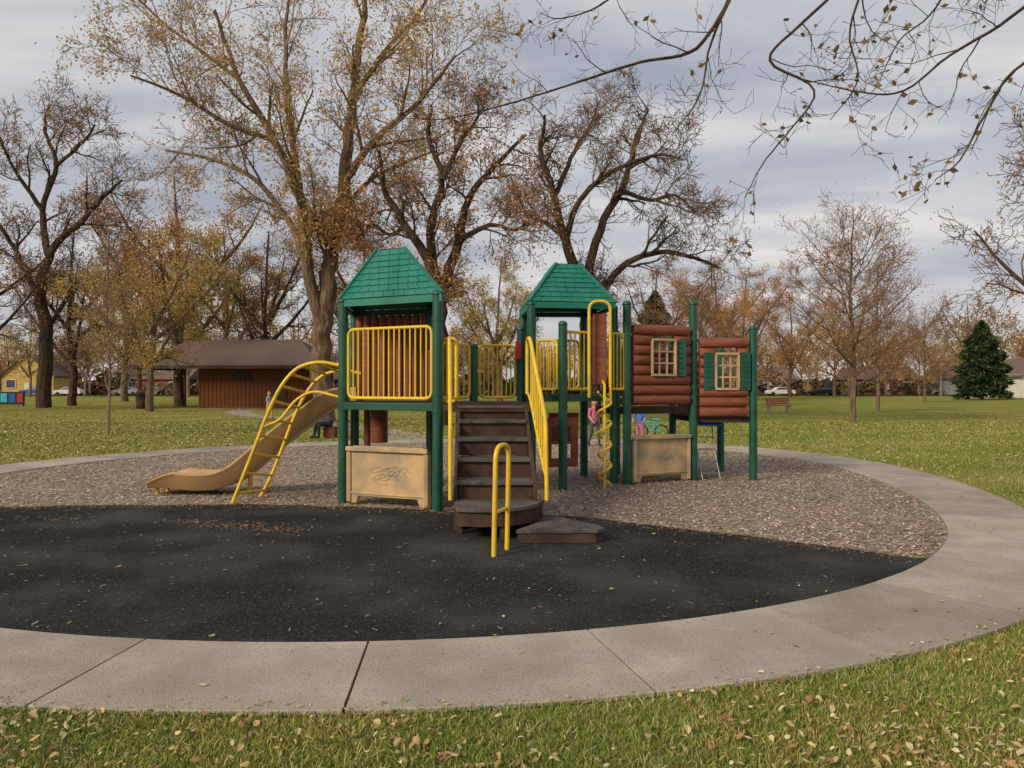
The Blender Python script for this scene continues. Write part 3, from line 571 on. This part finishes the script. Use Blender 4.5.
def fg(pts,r0,r1,lo=.05):
    out=[]
    for u,v,dd in pts: q=at(u,v,dd); out.append((q[0]-b[0],q[1]-b[1],q[2]))
    return (out,r0,r1,lo)
LF=[([(0,0,-.1),(.05,.1,2.2),(-.1,.2,4.2),(-.6,.5,6.2)],.28,.17,.99),
 ([(-.5,.45,5.9),(-2.2,1.8,7.0),(-4.6,3.4,7.2),(-6.6,4.5,6.6)],.13,.05,.99),
 ([(-.4,.3,5.4),(-1.2,1.8,6.2),(-2.2,3.6,6.5),(-3.2,5.0,6.2)],.10,.035,.99),
 ([(-.5,.3,6.0),(-1,-1.5,7.5),(-2,-3,8.5)],.10,.04,.5),([(-.5,.3,5.8),(1,1.5,7.2),(2.5,2,8.2)],.10,.04,.5),
 fg([(740,-20,8.0),(715,25,8.0),(690,52,8.1),(640,62,8.2),(590,78,8.3),(520,100,8.4),(450,118,8.5),(400,118,8.6)],.026,.004,.1),
 fg([(745,-30,8.0),(712,40,7.8),(700,95,7.7),(672,135,7.7)],.016,.004,.1),
 fg([(860,-30,7.6),(800,25,7.5),(770,60,7.5),(815,90,7.4),(790,130,7.3),(762,165,7.3),(745,198,7.3)],.018,.004,.1),
 fg([(870,-30,7.6),(850,30,7.4),(858,80,7.3),(830,120,7.3)],.014,.004,.1),
 fg([(1060,-20,7.2),(1000,25,7.2),(950,55,7.2),(905,90,7.2),(862,92,7.2),(800,78,7.2)],.020,.004,.1),
 fg([(1080,30,7.2),(1015,70,7.2),(985,115,7.2),(960,160,7.2),(935,180,7.2)],.018,.004,.1),
 fg([(960,-30,7.5),(930,15,7.5),(900,40,7.4),(880,80,7.4)],.012,.004,.1),
 fg([(640,-30,8.6),(600,5,8.6),(560,18,8.6),(540,12,8.7)],.012,.004,.1)]
me=tree_mesh('overhanging_tree',LF,[8,3.5,2],[.70,.34,.2],[.008,.005,.0035],rmin=.0024,ang=(25,70),wander=.6,trop=(-.06,.05,.05),seg=.1,tr=.006,leaf=360,lsize=.08,lpal=[(.30,.19,.07),(.22,.13,.06),(.36,.25,.10)],bark='barkd',twig='barkd',lspread=.02,clump=.5)
put('overhanging_tree',me,b)
def small(H,pa,lf):
    return generic(H,H*.34,.25,[5,4,2.5],[2.6,1.6,1.1],[.08,.05,.035],leaf=lf,lsize=.36,lpal=pa,bark='barkl',rmin=.028,seg=1.4,lspread=.4)
sm=[small(11,ORG,900),small(13,YG,1000),small(12,[(.38,.25,.15),(.44,.29,.17)],1400),small(9,ORG,1600)]
arr=[]
for me in sm:
    V=np.zeros(len(me.vertices)*3,np.float32); me.vertices.foreach_get('co',V); F=np.zeros(len(me.loops),np.int32); me.loops.foreach_get('vertex_index',F); mi=np.zeros(len(me.polygons),np.int32); me.polygons.foreach_get('material_index',mi)
    c=np.zeros(len(me.vertices)*4,np.float32); me.color_attributes['Col'].data.foreach_get('color',c); arr.append((V.reshape(-1,3),F.reshape(-1,4),mi,c.reshape(-1,4)[:,:3]))
VV=[];FF=[];MI=[];CC=[];o=0
for i in range(95):
    dd=uni(105,185); x=(i/94*2-1)*dd*.85+uni(-3,3); V,F,mi,c=arr[random.randrange(4)]; a=uni(0,6.28); s=uni(.7,1.3)
    R=np.array([[math.cos(a),-math.sin(a),0],[math.sin(a),math.cos(a),0],[0,0,1]])*s; VV.append(V@R.T+np.array([x,dd,0])); FF.append(F+o); MI.append(mi); CC.append(c); o+=len(V)
mesh_np('distant_trees',np.concatenate(VV),np.concatenate(FF),[M['barkl'],M['crown'],M['twig']],mi=np.concatenate(MI),cols=np.concatenate(CC))
n=24000; x=NR.uniform(-190,190,n); hh=1.8+2.8*np.abs(np.sin(x*.11)+.6*np.sin(x*.37))*NR.rand(n); z=hh*NR.rand(n)**.7; y=150+NR.normal(0,5,n); c=np.stack([x,y,z],1); u=NR.normal(0,.5,(n,3)); w=NR.normal(0,.5,(n,3))
mesh_np('distant_shrubs',np.stack([c-u,c+w,c+u,c-w],1).reshape(-1,3),np.arange(4*n).reshape(-1,4),[M['con']],cols=np.repeat(pal(n,[(.24,.15,.09),(.14,.12,.07),(.30,.20,.11),(.09,.10,.06)]),4,0))
def conifer(H,R,loc,name='pine_tree'):
    n=9000; f=NR.rand(n)**.8; z=H*(.06+.94*f); a=NR.rand(n)*6.283; lob=1+.20*np.sin(z*4+2*np.sin(a*2)); rad=R*(1-f**1.9)**.85*lob*(.4+.6*NR.rand(n)**.5)*(1+.25*np.sin(a*4+z*1.7)*np.sin(z*2.3+1)); rad=np.minimum(rad,R*1.15)
    c=np.stack([rad*np.cos(a),rad*np.sin(a),z-rad*.15+NR.normal(0,.1,n)],1); o_=np.stack([np.cos(a),np.sin(a),-.1+0*a],1); u=(o_+NR.normal(0,.5,(n,3)))*.26; w=NR.normal(0,.13,(n,3)); V=np.stack([c-u*.4-w,c+u,c-u*.4+w,c-u*.7],1).reshape(-1,3)
    V2,F2=rings([(0,0,-.1),(0,0,H*.9)],[R*.09,.03],8); F2=np.array(F2); k=len(V); cl=np.repeat(pal(n,[(.055,.085,.035),(.08,.11,.045),(.03,.055,.025)],.3),4,0)
    me=mesh_np(name,np.concatenate([V,V2]),np.concatenate([np.arange(k).reshape(-1,4),F2+k]),[M['con'],M['bark']],mi=np.concatenate([np.zeros(n),np.ones(len(F2))]),cols=np.concatenate([cl,np.ones((len(V2),3))]),obj=False)
    put(name,me,loc)
conifer(9.0,2.6,(at(982,0,90)[0],90,0)); conifer(12.5,3,(at(655,0,90)[0],90,0))
# ------------------------------------------------------------ restroom building
B=empty('restroom_building',(-20,56,0))
m=MB(); m.box((-18.6,59,1.55),(8.4,6,3.1)); m.build('walls',M['bwall'],B)
m=MB()
for i in range(28): m.box((-22.7+i*.3,55.985,1.5),(.03,.03,3.0))
m.build('siding_battens',M['bwall'],B)
m=MB(); e=[(-27.3,54.6),(-13.6,54.6),(-13.6,63.4),(-27.3,63.4)]; z0=3.05; V=[(x,y,z0) for x,y in e]+[(-24.6,59,5.15),(-16.2,59,5.15)]
m.add(V,[(0,1,5,4),(1,2,5),(2,3,4,5),(3,0,4)]); V=[(x,y,z0-.004) for x,y in e]; m.add(V,[(0,1,2,3)]); 
m.build('roof',M['shing'],B)
m=MB(); 
for a,b2 in (((-27.3,54.58),(-13.6,54.58)),((-27.32,54.6),(-27.32,63.4)),((-13.58,54.6),(-13.58,63.4))): m.bar((*a,2.95),(*b2,2.95),.05,.24)
m.build('fascia',M['riser'],B)
m=MB()
for x,y in ((-26.7,55.2),(-26.7,62.8)): m.box((x,y,1.5),(.2,.2,3.0))
m.build('porch_posts',M['bwall'],B)
m=MB(); m.box((-16.9,55.95,1.05),(1.0,.1,2.1)); m.box((-19.6,55.95,2.35),(1.3,.08,.6)); m.build('door_and_vent',M['riser'],B)
m=MB(); 
for i in range(5): m.box((-19.6,55.9,2.13+i*.11),(1.2,.03,.04))
m.box((-16.5,55.88,1.0),(.08,.05,.14)); m.build('louvres',M['black'],B)
G=empty('trash_bin',(at(143,0,54)[0],54,0)); gx=G.location.x; m=MB(); m.lathe((gx,54,0),[(.001,0),(.42,0),(.46,.5),(.48,1.0),(.52,1.0),(.52,1.06),(.40,1.25),(.12,1.36),(.001,1.37)],14); m.build('bin_body',M['riser'],G)
m=MB(); m.box((gx,53.5,1.12),(.34,.06,.12)); m.build('bin_opening',M['black'],G)
def house(name,x,y,w,dp,h,rh,wall,ridge='x'):
    H=empty(name,(x,y,0)); m=MB(); m.box((x,y,h/2),(w,dp,h))
    if ridge=='y': m.add([(x-w/2,y-dp/2,h),(x+w/2,y-dp/2,h),(x,y-dp/2,h+rh),(x-w/2,y+dp/2,h),(x+w/2,y+dp/2,h),(x,y+dp/2,h+rh)],[(0,1,2),(3,4,5)])
    m.build('walls',wall,H); m=MB(); o=.5
    if ridge=='y': V=[(x-w/2-o,y-dp/2-o,h-.3),(x,y-dp/2-o,h+rh+.05),(x+w/2+o,y-dp/2-o,h-.3),(x-w/2-o,y+dp/2+o,h-.3),(x,y+dp/2+o,h+rh+.05),(x+w/2+o,y+dp/2+o,h-.3)]; m.add(V,[(0,1,4,3),(1,2,5,4)])
    else: V=[(x-w/2-o,y-dp/2-o,h-.1),(x+w/2+o,y-dp/2-o,h-.1),(x-w/2-o,y,h+rh),(x+w/2+o,y,h+rh),(x-w/2-o,y+dp/2+o,h-.1),(x+w/2+o,y+dp/2+o,h-.1)]; m.add(V,[(0,1,3,2),(2,3,5,4),(0,2,4),(1,5,3)])
    ob=m.build('roof',M['shing'],H); sd=ob.modifiers.new('s','SOLIDIFY'); sd.thickness=.15
    m=MB(); f=y-dp/2-.04
    for i in (-.32,.3): m.box((x+w*i,f,h*.55),(1.5,.06,1.3))
    m.build('windows',M['glass'],H); m=MB()
    for i in (-.32,.3):
        for dx in (-.82,.82): m.box((x+w*i+dx,f-.01,h*.55),(.12,.1,1.55))
        for dz in (-.72,.72): m.box((x+w*i,f-.012,h*.55+dz),(1.5,.1,.12))
    m.box((x,f,1.05),(1.0,.08,2.1)); m.build('trim_and_door',M['white'],H)
house('yellow_house',-84,138,9,9,3.6,3.6,M['hyel'],ridge='y'); house('brick_house',-66,146,12,8,3,2,M['hbrick'])
house('white_house',73,108,9,9,3.2,2.4,M['white'],ridge='y'); house('grey_house',84,140,13,9,3.1,2.4,M['hgrey']); house('brick_house',70,148,12,9,3,2.2,M['hbrick']); house('white_house',48,150,11,9,3,2.2,M['white']); house('grey_house',-30,150,12,9,3,2.2,M['hgrey']); house('brick_house',20,152,13,9,3,2.2,M['hbrick']); house('white_house',4,154,9,9,3,2.4,M['white'],ridge='y')
def car(name,x,y,paint):
    Cc=empty(name,(x,y,0)); pr=[(-2.2,.35),(-2.25,.75),(-1.9,.92),(-1.1,1.0),(-.55,1.42),(.9,1.45),(1.6,1.02),(2.15,.92),(2.25,.6),(2.2,.35)]
    m=MB(); n=len(pr); V=[(x+a,y-.85+(.12 if z>1.1 else 0),z) for a,z in pr]+[(x+a,y+.85-(.12 if z>1.1 else 0),z) for a,z in pr]; m.add(V,[tuple(range(n)),tuple(range(n,2*n))]+[(i,(i+1)%n,(i+1)%n+n,i+n) for i in range(n)]); m.build('car_body',paint,Cc,.05)
    m=MB(); w=[(-.95,1.02),(-.5,1.36),(.85,1.38),(1.4,1.04)]
    for s in (-1,1): m.add([(x+a,y+s*(.87-(.1 if z>1.2 else 0)),z) for a,z in w],[(0,1,2,3)])
    m.build('car_windows',M['glass'],Cc); m=MB()
    for a in (-1.4,1.4):
        for s in (-.8,.8): m.tube([(x+a,y+s-.12,.33),(x+a,y+s+.12,.33)],.33,16)
    m.build('wheels',M['black'],Cc)
car('parked_car',-71,123.5,M['white']); car('parked_car',-76.5,123.5,M['blue']); car('parked_car',-64,128,M['hgrey']); car('parked_car',43,123.5,M['white']); car('parked_car',50,123.5,M['black'])
Bn=empty('park_bench',(15.6,45,0)); m=MB()
for k in range(4): m.box((15.6,44.8+k*.12,.45),(1.4,.1,.05))
for k in range(3): m.box((15.6,45.28+k*.02,.58+k*.13),(1.4,.04,.11))
m.build('seat_and_back',M['bench'],Bn,.01); m=MB()
for sx in (-.55,.55): m.box((15.6+sx,44.85,.21),(.06,.06,.42)); m.box((15.6+sx,45.25,.44),(.06,.06,.88)); m.box((15.6+sx,45.05,.4),(.06,.4,.05))
m.build('bench_legs',M['metal'],Bn)
def lamp(x,y,h):
    L_=empty('street_lamp',(x,y,0)); m=MB(); m.tube([(x,y,0),(x,y,h*.6),(x,y,h)],[.12,.09,.06],8); m.tube(smoothp([(x,y,h-.2),(x-.5,y,h+.15),(x-1.4,y,h+.25)],4),.04,6); m.box((x-1.6,y,h+.23),(.6,.25,.12)); m.build('lamp_pole',M['metal'],L_)
lamp(at(941,0,115)[0],115,4.5); lamp(-18,120,8); lamp(33,120,8)
Db=empty('banner_board',(at(8,0,60)[0],60,0)); bx=Db.location.x; m=MB(); m.box((bx,60,.65),(2.6,.06,1.0),m=0)
for i,(dx,k) in enumerate(((-.95,1),(-.3,2),(.35,3),(.98,1))): m.box((bx+dx,59.96,.68),(.5,.03,.7),m=k)
for s in (-1.2,1.2): m.box((bx+s,60,.5),(.06,.12,1.2),m=0)
m.build('banner',[M['black'],M['red'],M['cyan'],M['blue']],Db)
# ------------------------------------------------------------ people
def person(name,loc,rz,H,pose,shirt,pants,hair,headk=1.0,longhair=True,shoes='black'):
    J={'pelvis':(0,0,.52),'spine':(0,.0,.62),'chest':(0,0,.73),'neck':(0,0,.83),'head':(0,-.01,.88),
       'shl':(.10,0,.80),'ell':(.135,.01,.64),'wrl':(.15,-.02,.49),'shr':(-.10,0,.80),'elr':(-.135,.01,.64),'wrr':(-.15,-.02,.49),
       'hpl':(.055,0,.50),'knl':(.06,-.01,.28),'anl':(.06,.01,.05),'tol':(.065,-.09,.02),'hpr':(-.055,0,.50),'knr':(-.06,-.01,.28),'anr':(-.06,.01,.05),'tor':(-.065,-.09,.02)}
    J.update(pose); R={'pelvis':.075,'spine':.068,'chest':.078,'neck':.032,'head':.03,'shl':.042,'shr':.042,'ell':.027,'elr':.027,'wrl':.018,'wrr':.018,'hpl':.062,'hpr':.062,'knl':.04,'knr':.04,'anl':.025,'anr':.025,'tol':.02,'tor':.02}
    E=[('pelvis','spine'),('spine','chest'),('chest','neck'),('neck','head'),('chest','shl'),('shl','ell'),('ell','wrl'),('chest','shr'),('shr','elr'),('elr','wrr'),('pelvis','hpl'),('hpl','knl'),('knl','anl'),('anl','tol'),('pelvis','hpr'),('hpr','knr'),('knr','anr'),('anr','tor')]
    ks=list(J); rot=Matrix.Rotation(rz,3,'Z'); w=lambda p:Vector(loc)+rot@(Vector(p)*H)
    me=bpy.data.meshes.new('body'); me.from_pydata([w(J[k]) for k in ks],[(ks.index(a),ks.index(c)) for a,c in E],[])
    ob=bpy.data.objects.new('tmp',me); S.collection.objects.link(ob); md=ob.modifiers.new('k','SKIN'); md.use_smooth_shade=True
    for i,k in enumerate(ks): me.skin_vertices[0].data[i].radius=(R[k]*H,R[k]*H*(.8 if k in('pelvis','spine','chest') else 1))
    me.skin_vertices[0].data[0].use_root=True; sb=ob.modifiers.new('s','SUBSURF'); sb.levels=2; sb.render_levels=2
    dg=bpy.context.evaluated_depsgraph_get(); me2=bpy.data.meshes.new_from_object(ob.evaluated_get(dg)); bpy.data.objects.remove(ob)
    lab={}
    for a,c in E: lab[(a,c)]=0
    for e in (('neck','head'),('ell','wrl'),('elr','wrr')): lab[e]=2
    for e in E:
        if e[0] in('hpl','hpr','knl','knr') or e[1] in('hpl','hpr'): lab[e]=1
        if e[0] in('anl','anr'): lab[e]=3
    for m_ in (shirt,pants,M['skin'],M[shoes]): me2.materials.append(m_)
    SG=[(w(J[a]),w(J[c]),lab[(a,c)]) for a,c in E]
    for p in me2.polygons:
        best=9;l=0
        for a,c,q in SG:
            dd=c-a; t=max(0,min(1,(p.center-a).dot(dd)/dd.length_squared)); s=(a+dd*t-p.center).length
            if s<best: best=s;l=q
        p.material_index=l; p.use_smooth=True
    Pp=empty(name,loc); link(bpy.data.objects.new('body',me2),Pp)
    hd=Vector(J['head'])+Vector((0,-.01,.055*headk)); m=MB()
    def ell(mb,c,r,mm,lo=-90,hi=90,n=12):
        V=[];F=[];k=9
        for i in range(k):
            ph=math.radians(lo+(hi-lo)*i/(k-1))
            for j in range(n): a=2*math.pi*j/n; V.append(w(Vector(c)+Vector((r[0]*math.cos(ph)*math.cos(a),r[1]*math.cos(ph)*math.sin(a),r[2]*math.sin(ph)))))
        for i in range(k-1):
            for j in range(n): a=i*n+j;b=i*n+(j+1)%n; F.append((a,b,b+n,a+n))
        mb.add(V,F,mm,True)
    q=headk; ell(m,hd,(.046*q,.056*q,.068*q),0); ell(m,hd+Vector((0,-.058*q,-.008*q)),(.007*q,.012*q,.013*q),0)
    for s in (-1,1): ell(m,hd+Vector((s*.047*q,0,-.003)),(.007*q,.012*q,.016*q),0); ell(m,hd+Vector((s*.018*q,-.050*q,.004*q)),(.008*q,.006*q,.005*q),1)
    ell(m,hd+Vector((0,-.048*q,-.034*q)),(.016*q,.008*q,.004*q),3)
    ell(m,hd+Vector((0,.012*q,.014*q)),(.053*q,.058*q,.066*q),2,-10,90); ell(m,hd+Vector((0,.022*q,-.012*q)),(.048*q,.045*q,.062*q),2)
    if longhair: ell(m,hd+Vector((0,.04*q,-.055*q)),(.04*q,.025*q,.075*q),2)
    for s,wk,ek in ((1,'wrl','ell'),(-1,'wrr','elr')):
        a=Vector(J[wk]); dr=(a-Vector(J[ek])).normalized(); side=Vector((0,1,0)) if abs(dr.y)<.8 else Vector((1,0,0)); side=(side-dr*side.dot(dr)).normalized(); ot=dr.cross(side)
        m.tube([w(a-dr*.01),w(a+dr*.02),w(a+dr*.045)],[.014*H,.02*H,.018*H],8,0)
        for i in range(4):
            o2=side*(i-1.5)*.010; l=(.034,.040,.037,.028)[i]; m.tube([w(a+dr*.04+o2),w(a+dr*(.04+l*.55)+o2+ot*.004),w(a+dr*(.04+l)+o2+ot*.014)],[.005*H,.0048*H,.0038*H],6,0)
        m.tube([w(a+dr*.018-side*.015),w(a+dr*.035-side*.028),w(a+dr*.052-side*.03)],[.006*H,.0055*H,.0042*H],6,0)
    m.build('head_and_hands',[M['skin'],M['black'],M[hair],M['red']],Pp)
sit={'pelvis':(0,.05,.27),'spine':(0,.03,.38),'chest':(0,-.01,.49),'neck':(0,-.04,.59),'head':(0,-.06,.64),'shl':(.10,-.02,.56),'shr':(-.10,-.02,.56),'ell':(.13,-.12,.44),'elr':(-.13,-.12,.44),'wrl':(.06,-.22,.38),'wrr':(-.06,-.22,.38),
 'hpl':(.055,.03,.265),'hpr':(-.055,.03,.265),'knl':(.07,-.20,.28),'knr':(-.08,-.20,.28),'anl':(.07,-.20,.04),'anr':(-.08,-.24,.04),'tol':(.075,-.29,.02),'tor':(-.085,-.33,.02)}
sx_,sy_=at(328,0,23.4)[0],23.4
person('seated_woman',(sx_,sy_,0),-1.0,1.62,sit,cloth('grey_jacket',(.12,.12,.15)),cloth('dark_jeans',(.03,.035,.06)),'hairb')
m=MB(); m.box((sx_+.06,sy_+.06,.16),(.36,.36,.32)); m.box((sx_+.06,sy_+.06,.335),(.40,.40,.03)); m.build('low_stool',M['bwall'],None,.01)
walk={'knl':(.06,-.09,.29),'anl':(.06,-.10,.05),'tol':(.065,-.19,.025),'knr':(-.06,.02,.27),'anr':(-.06,.12,.06),'tor':(-.065,.05,.015),'ell':(.14,.06,.65),'wrl':(.15,.03,.50),'elr':(-.14,-.02,.64),'wrr':(-.13,-.13,.55)}
person('walking_child',(at(594,0,20.4)[0],20.4,0),.5,1.25,walk,cloth('pink_top',(.60,.18,.30)),cloth('grey_leggings',(.10,.10,.14)),'hairb',1.15)
person('standing_child',(at(640,0,20.2)[0],20.2,0),-.4,1.12,{'ell':(.14,-.08,.66),'wrl':(.12,-.20,.60),'elr':(-.14,-.08,.66),'wrr':(-.12,-.20,.60)},cloth('blue_top',(.10,.16,.50)),cloth('pink_pants',(.5,.2,.3)),'haird',1.15)
person('playing_child',(-12,38,0),1.2,1.3,walk,cloth('light_blue_top',(.35,.45,.6)),cloth('yellow_pants',(.55,.4,.06)),'hairb',1.12)
Bk=empty('child_bicycle',(4.25,23.7,0)); m=MB()
for cx_ in (3.98,4.6): m.tube([(cx_+.2*math.cos(a),23.7,.2+.2*math.sin(a)) for a in np.linspace(0,2*math.pi,24)],.022,6,cap=False)
m.build('wheels',M['black'],Bk); m=MB()
for p,q in (((3.98,.2),(4.08,.68)),((4.05,.5),(4.32,.22)),((4.32,.22),(4.6,.2)),((4.32,.22),(4.42,.55)),((4.42,.5),(4.6,.2)),((4.05,.52),(4.41,.48))): m.tube([(p[0],23.7,p[1]),(q[0],23.7,q[1])],.022,8)
m.tube([(4.08,23.5,.7),(4.08,23.9,.7)],.016,8); m.box((4.43,23.7,.58),(.2,.12,.05)); m.build('frame',M['cyan'],Bk)
# ------------------------------------------------------------ sky, light, camera
W=bpy.data.worlds.new('World'); S.world=W; W.use_nodes=True; nt=W.node_tree; N=nt.nodes; L=nt.links; bg=N['Background']; bg.inputs[1].default_value=.1
sk=N.new('ShaderNodeTexSky'); sk.sky_type='NISHITA'; sk.sun_disc=False; SE,SR=math.radians(28),math.radians(228); sk.sun_elevation=SE; sk.sun_rotation=SR
tc=N.new('ShaderNodeTexCoord'); sx=N.new('ShaderNodeSeparateXYZ'); L.new(tc.outputs['Generated'],sx.inputs[0])
def mth(op,a,b=None,c=None):
    q=N.new('ShaderNodeMath'); q.operation=op
    for i,v in enumerate((a,b,c)):
        if v is None: continue
        if isinstance(v,(int,float)): q.inputs[i].default_value=v
        else: L.new(v,q.inputs[i])
    return q.outputs[0]
z=mth('MAXIMUM',sx.outputs[2],0.0); zz=mth('ADD',z,.16); cb=N.new('ShaderNodeCombineXYZ'); L.new(mth('DIVIDE',sx.outputs[0],zz),cb.inputs[0]); L.new(mth('DIVIDE',sx.outputs[1],zz),cb.inputs[1])
mp=N.new('ShaderNodeMapping'); mp.inputs['Scale'].default_value=(.8,1.6,1); mp.inputs['Rotation'].default_value=(0,0,.3); mp.inputs['Location'].default_value=(3.1,1.7,0); L.new(cb.outputs[0],mp.inputs[0])
no=N.new('ShaderNodeTexNoise'); no.inputs['Scale'].default_value=1.25; no.inputs['Detail'].default_value=7; no.inputs['Roughness'].default_value=.52; no.inputs['Distortion'].default_value=.5; L.new(mp.outputs[0],no.inputs['Vector'])
rp=N.new('ShaderNodeValToRGB'); e=rp.color_ramp.elements; e[0].position=.36; e[0].color=(.37,.40,.48,1); e[1].position=.66; e[1].color=(.80,.77,.75,1); q=e.new(.5); q.color=(.54,.55,.60,1); L.new(no.outputs['Fac'],rp.inputs[0])
hz=mth('POWER',mth('SUBTRACT',1,z),8); mx=N.new('ShaderNodeMixRGB'); L.new(mth('MULTIPLY',hz,.5),mx.inputs[0]); L.new(rp.outputs[0],mx.inputs[1]); mx.inputs[2].default_value=(.86,.77,.70,1)
sc=N.new('ShaderNodeMixRGB'); sc.blend_type='MULTIPLY'; sc.inputs[0].default_value=1; L.new(mx.outputs[0],sc.inputs[1]); sc.inputs[2].default_value=(10,10,10,1)
fm=N.new('ShaderNodeMixRGB'); fm.inputs[0].default_value=.92; L.new(sk.outputs[0],fm.inputs[1]); L.new(sc.outputs[0],fm.inputs[2]); L.new(fm.outputs[0],bg.inputs[0])
sd=bpy.data.lights.new('sun','SUN'); sd.energy=3.0; sd.angle=math.radians(16); sd.color=(1,.84,.62); so=bpy.data.objects.new('sun',sd); S.collection.objects.link(so)
dv=Vector((math.sin(SR)*math.cos(SE),math.cos(SR)*math.cos(SE),math.sin(SE))); so.rotation_euler=(dv).to_track_quat('Z','Y').to_euler(); so.location=(0,0,30)
cd=bpy.data.cameras.new('camera'); cam=bpy.data.objects.new('camera',cd); S.collection.objects.link(cam); cam.location=(0,0,CH); cam.rotation_euler=(math.radians(90)+2/FP,0,0); cd.sensor_width=36; cd.lens=36*FP/1024; cd.clip_end=3000; cd.clip_start=.05
S.camera=cam; S.view_settings.view_transform='Standard'; S.view_settings.look='None'; S.view_settings.exposure=0
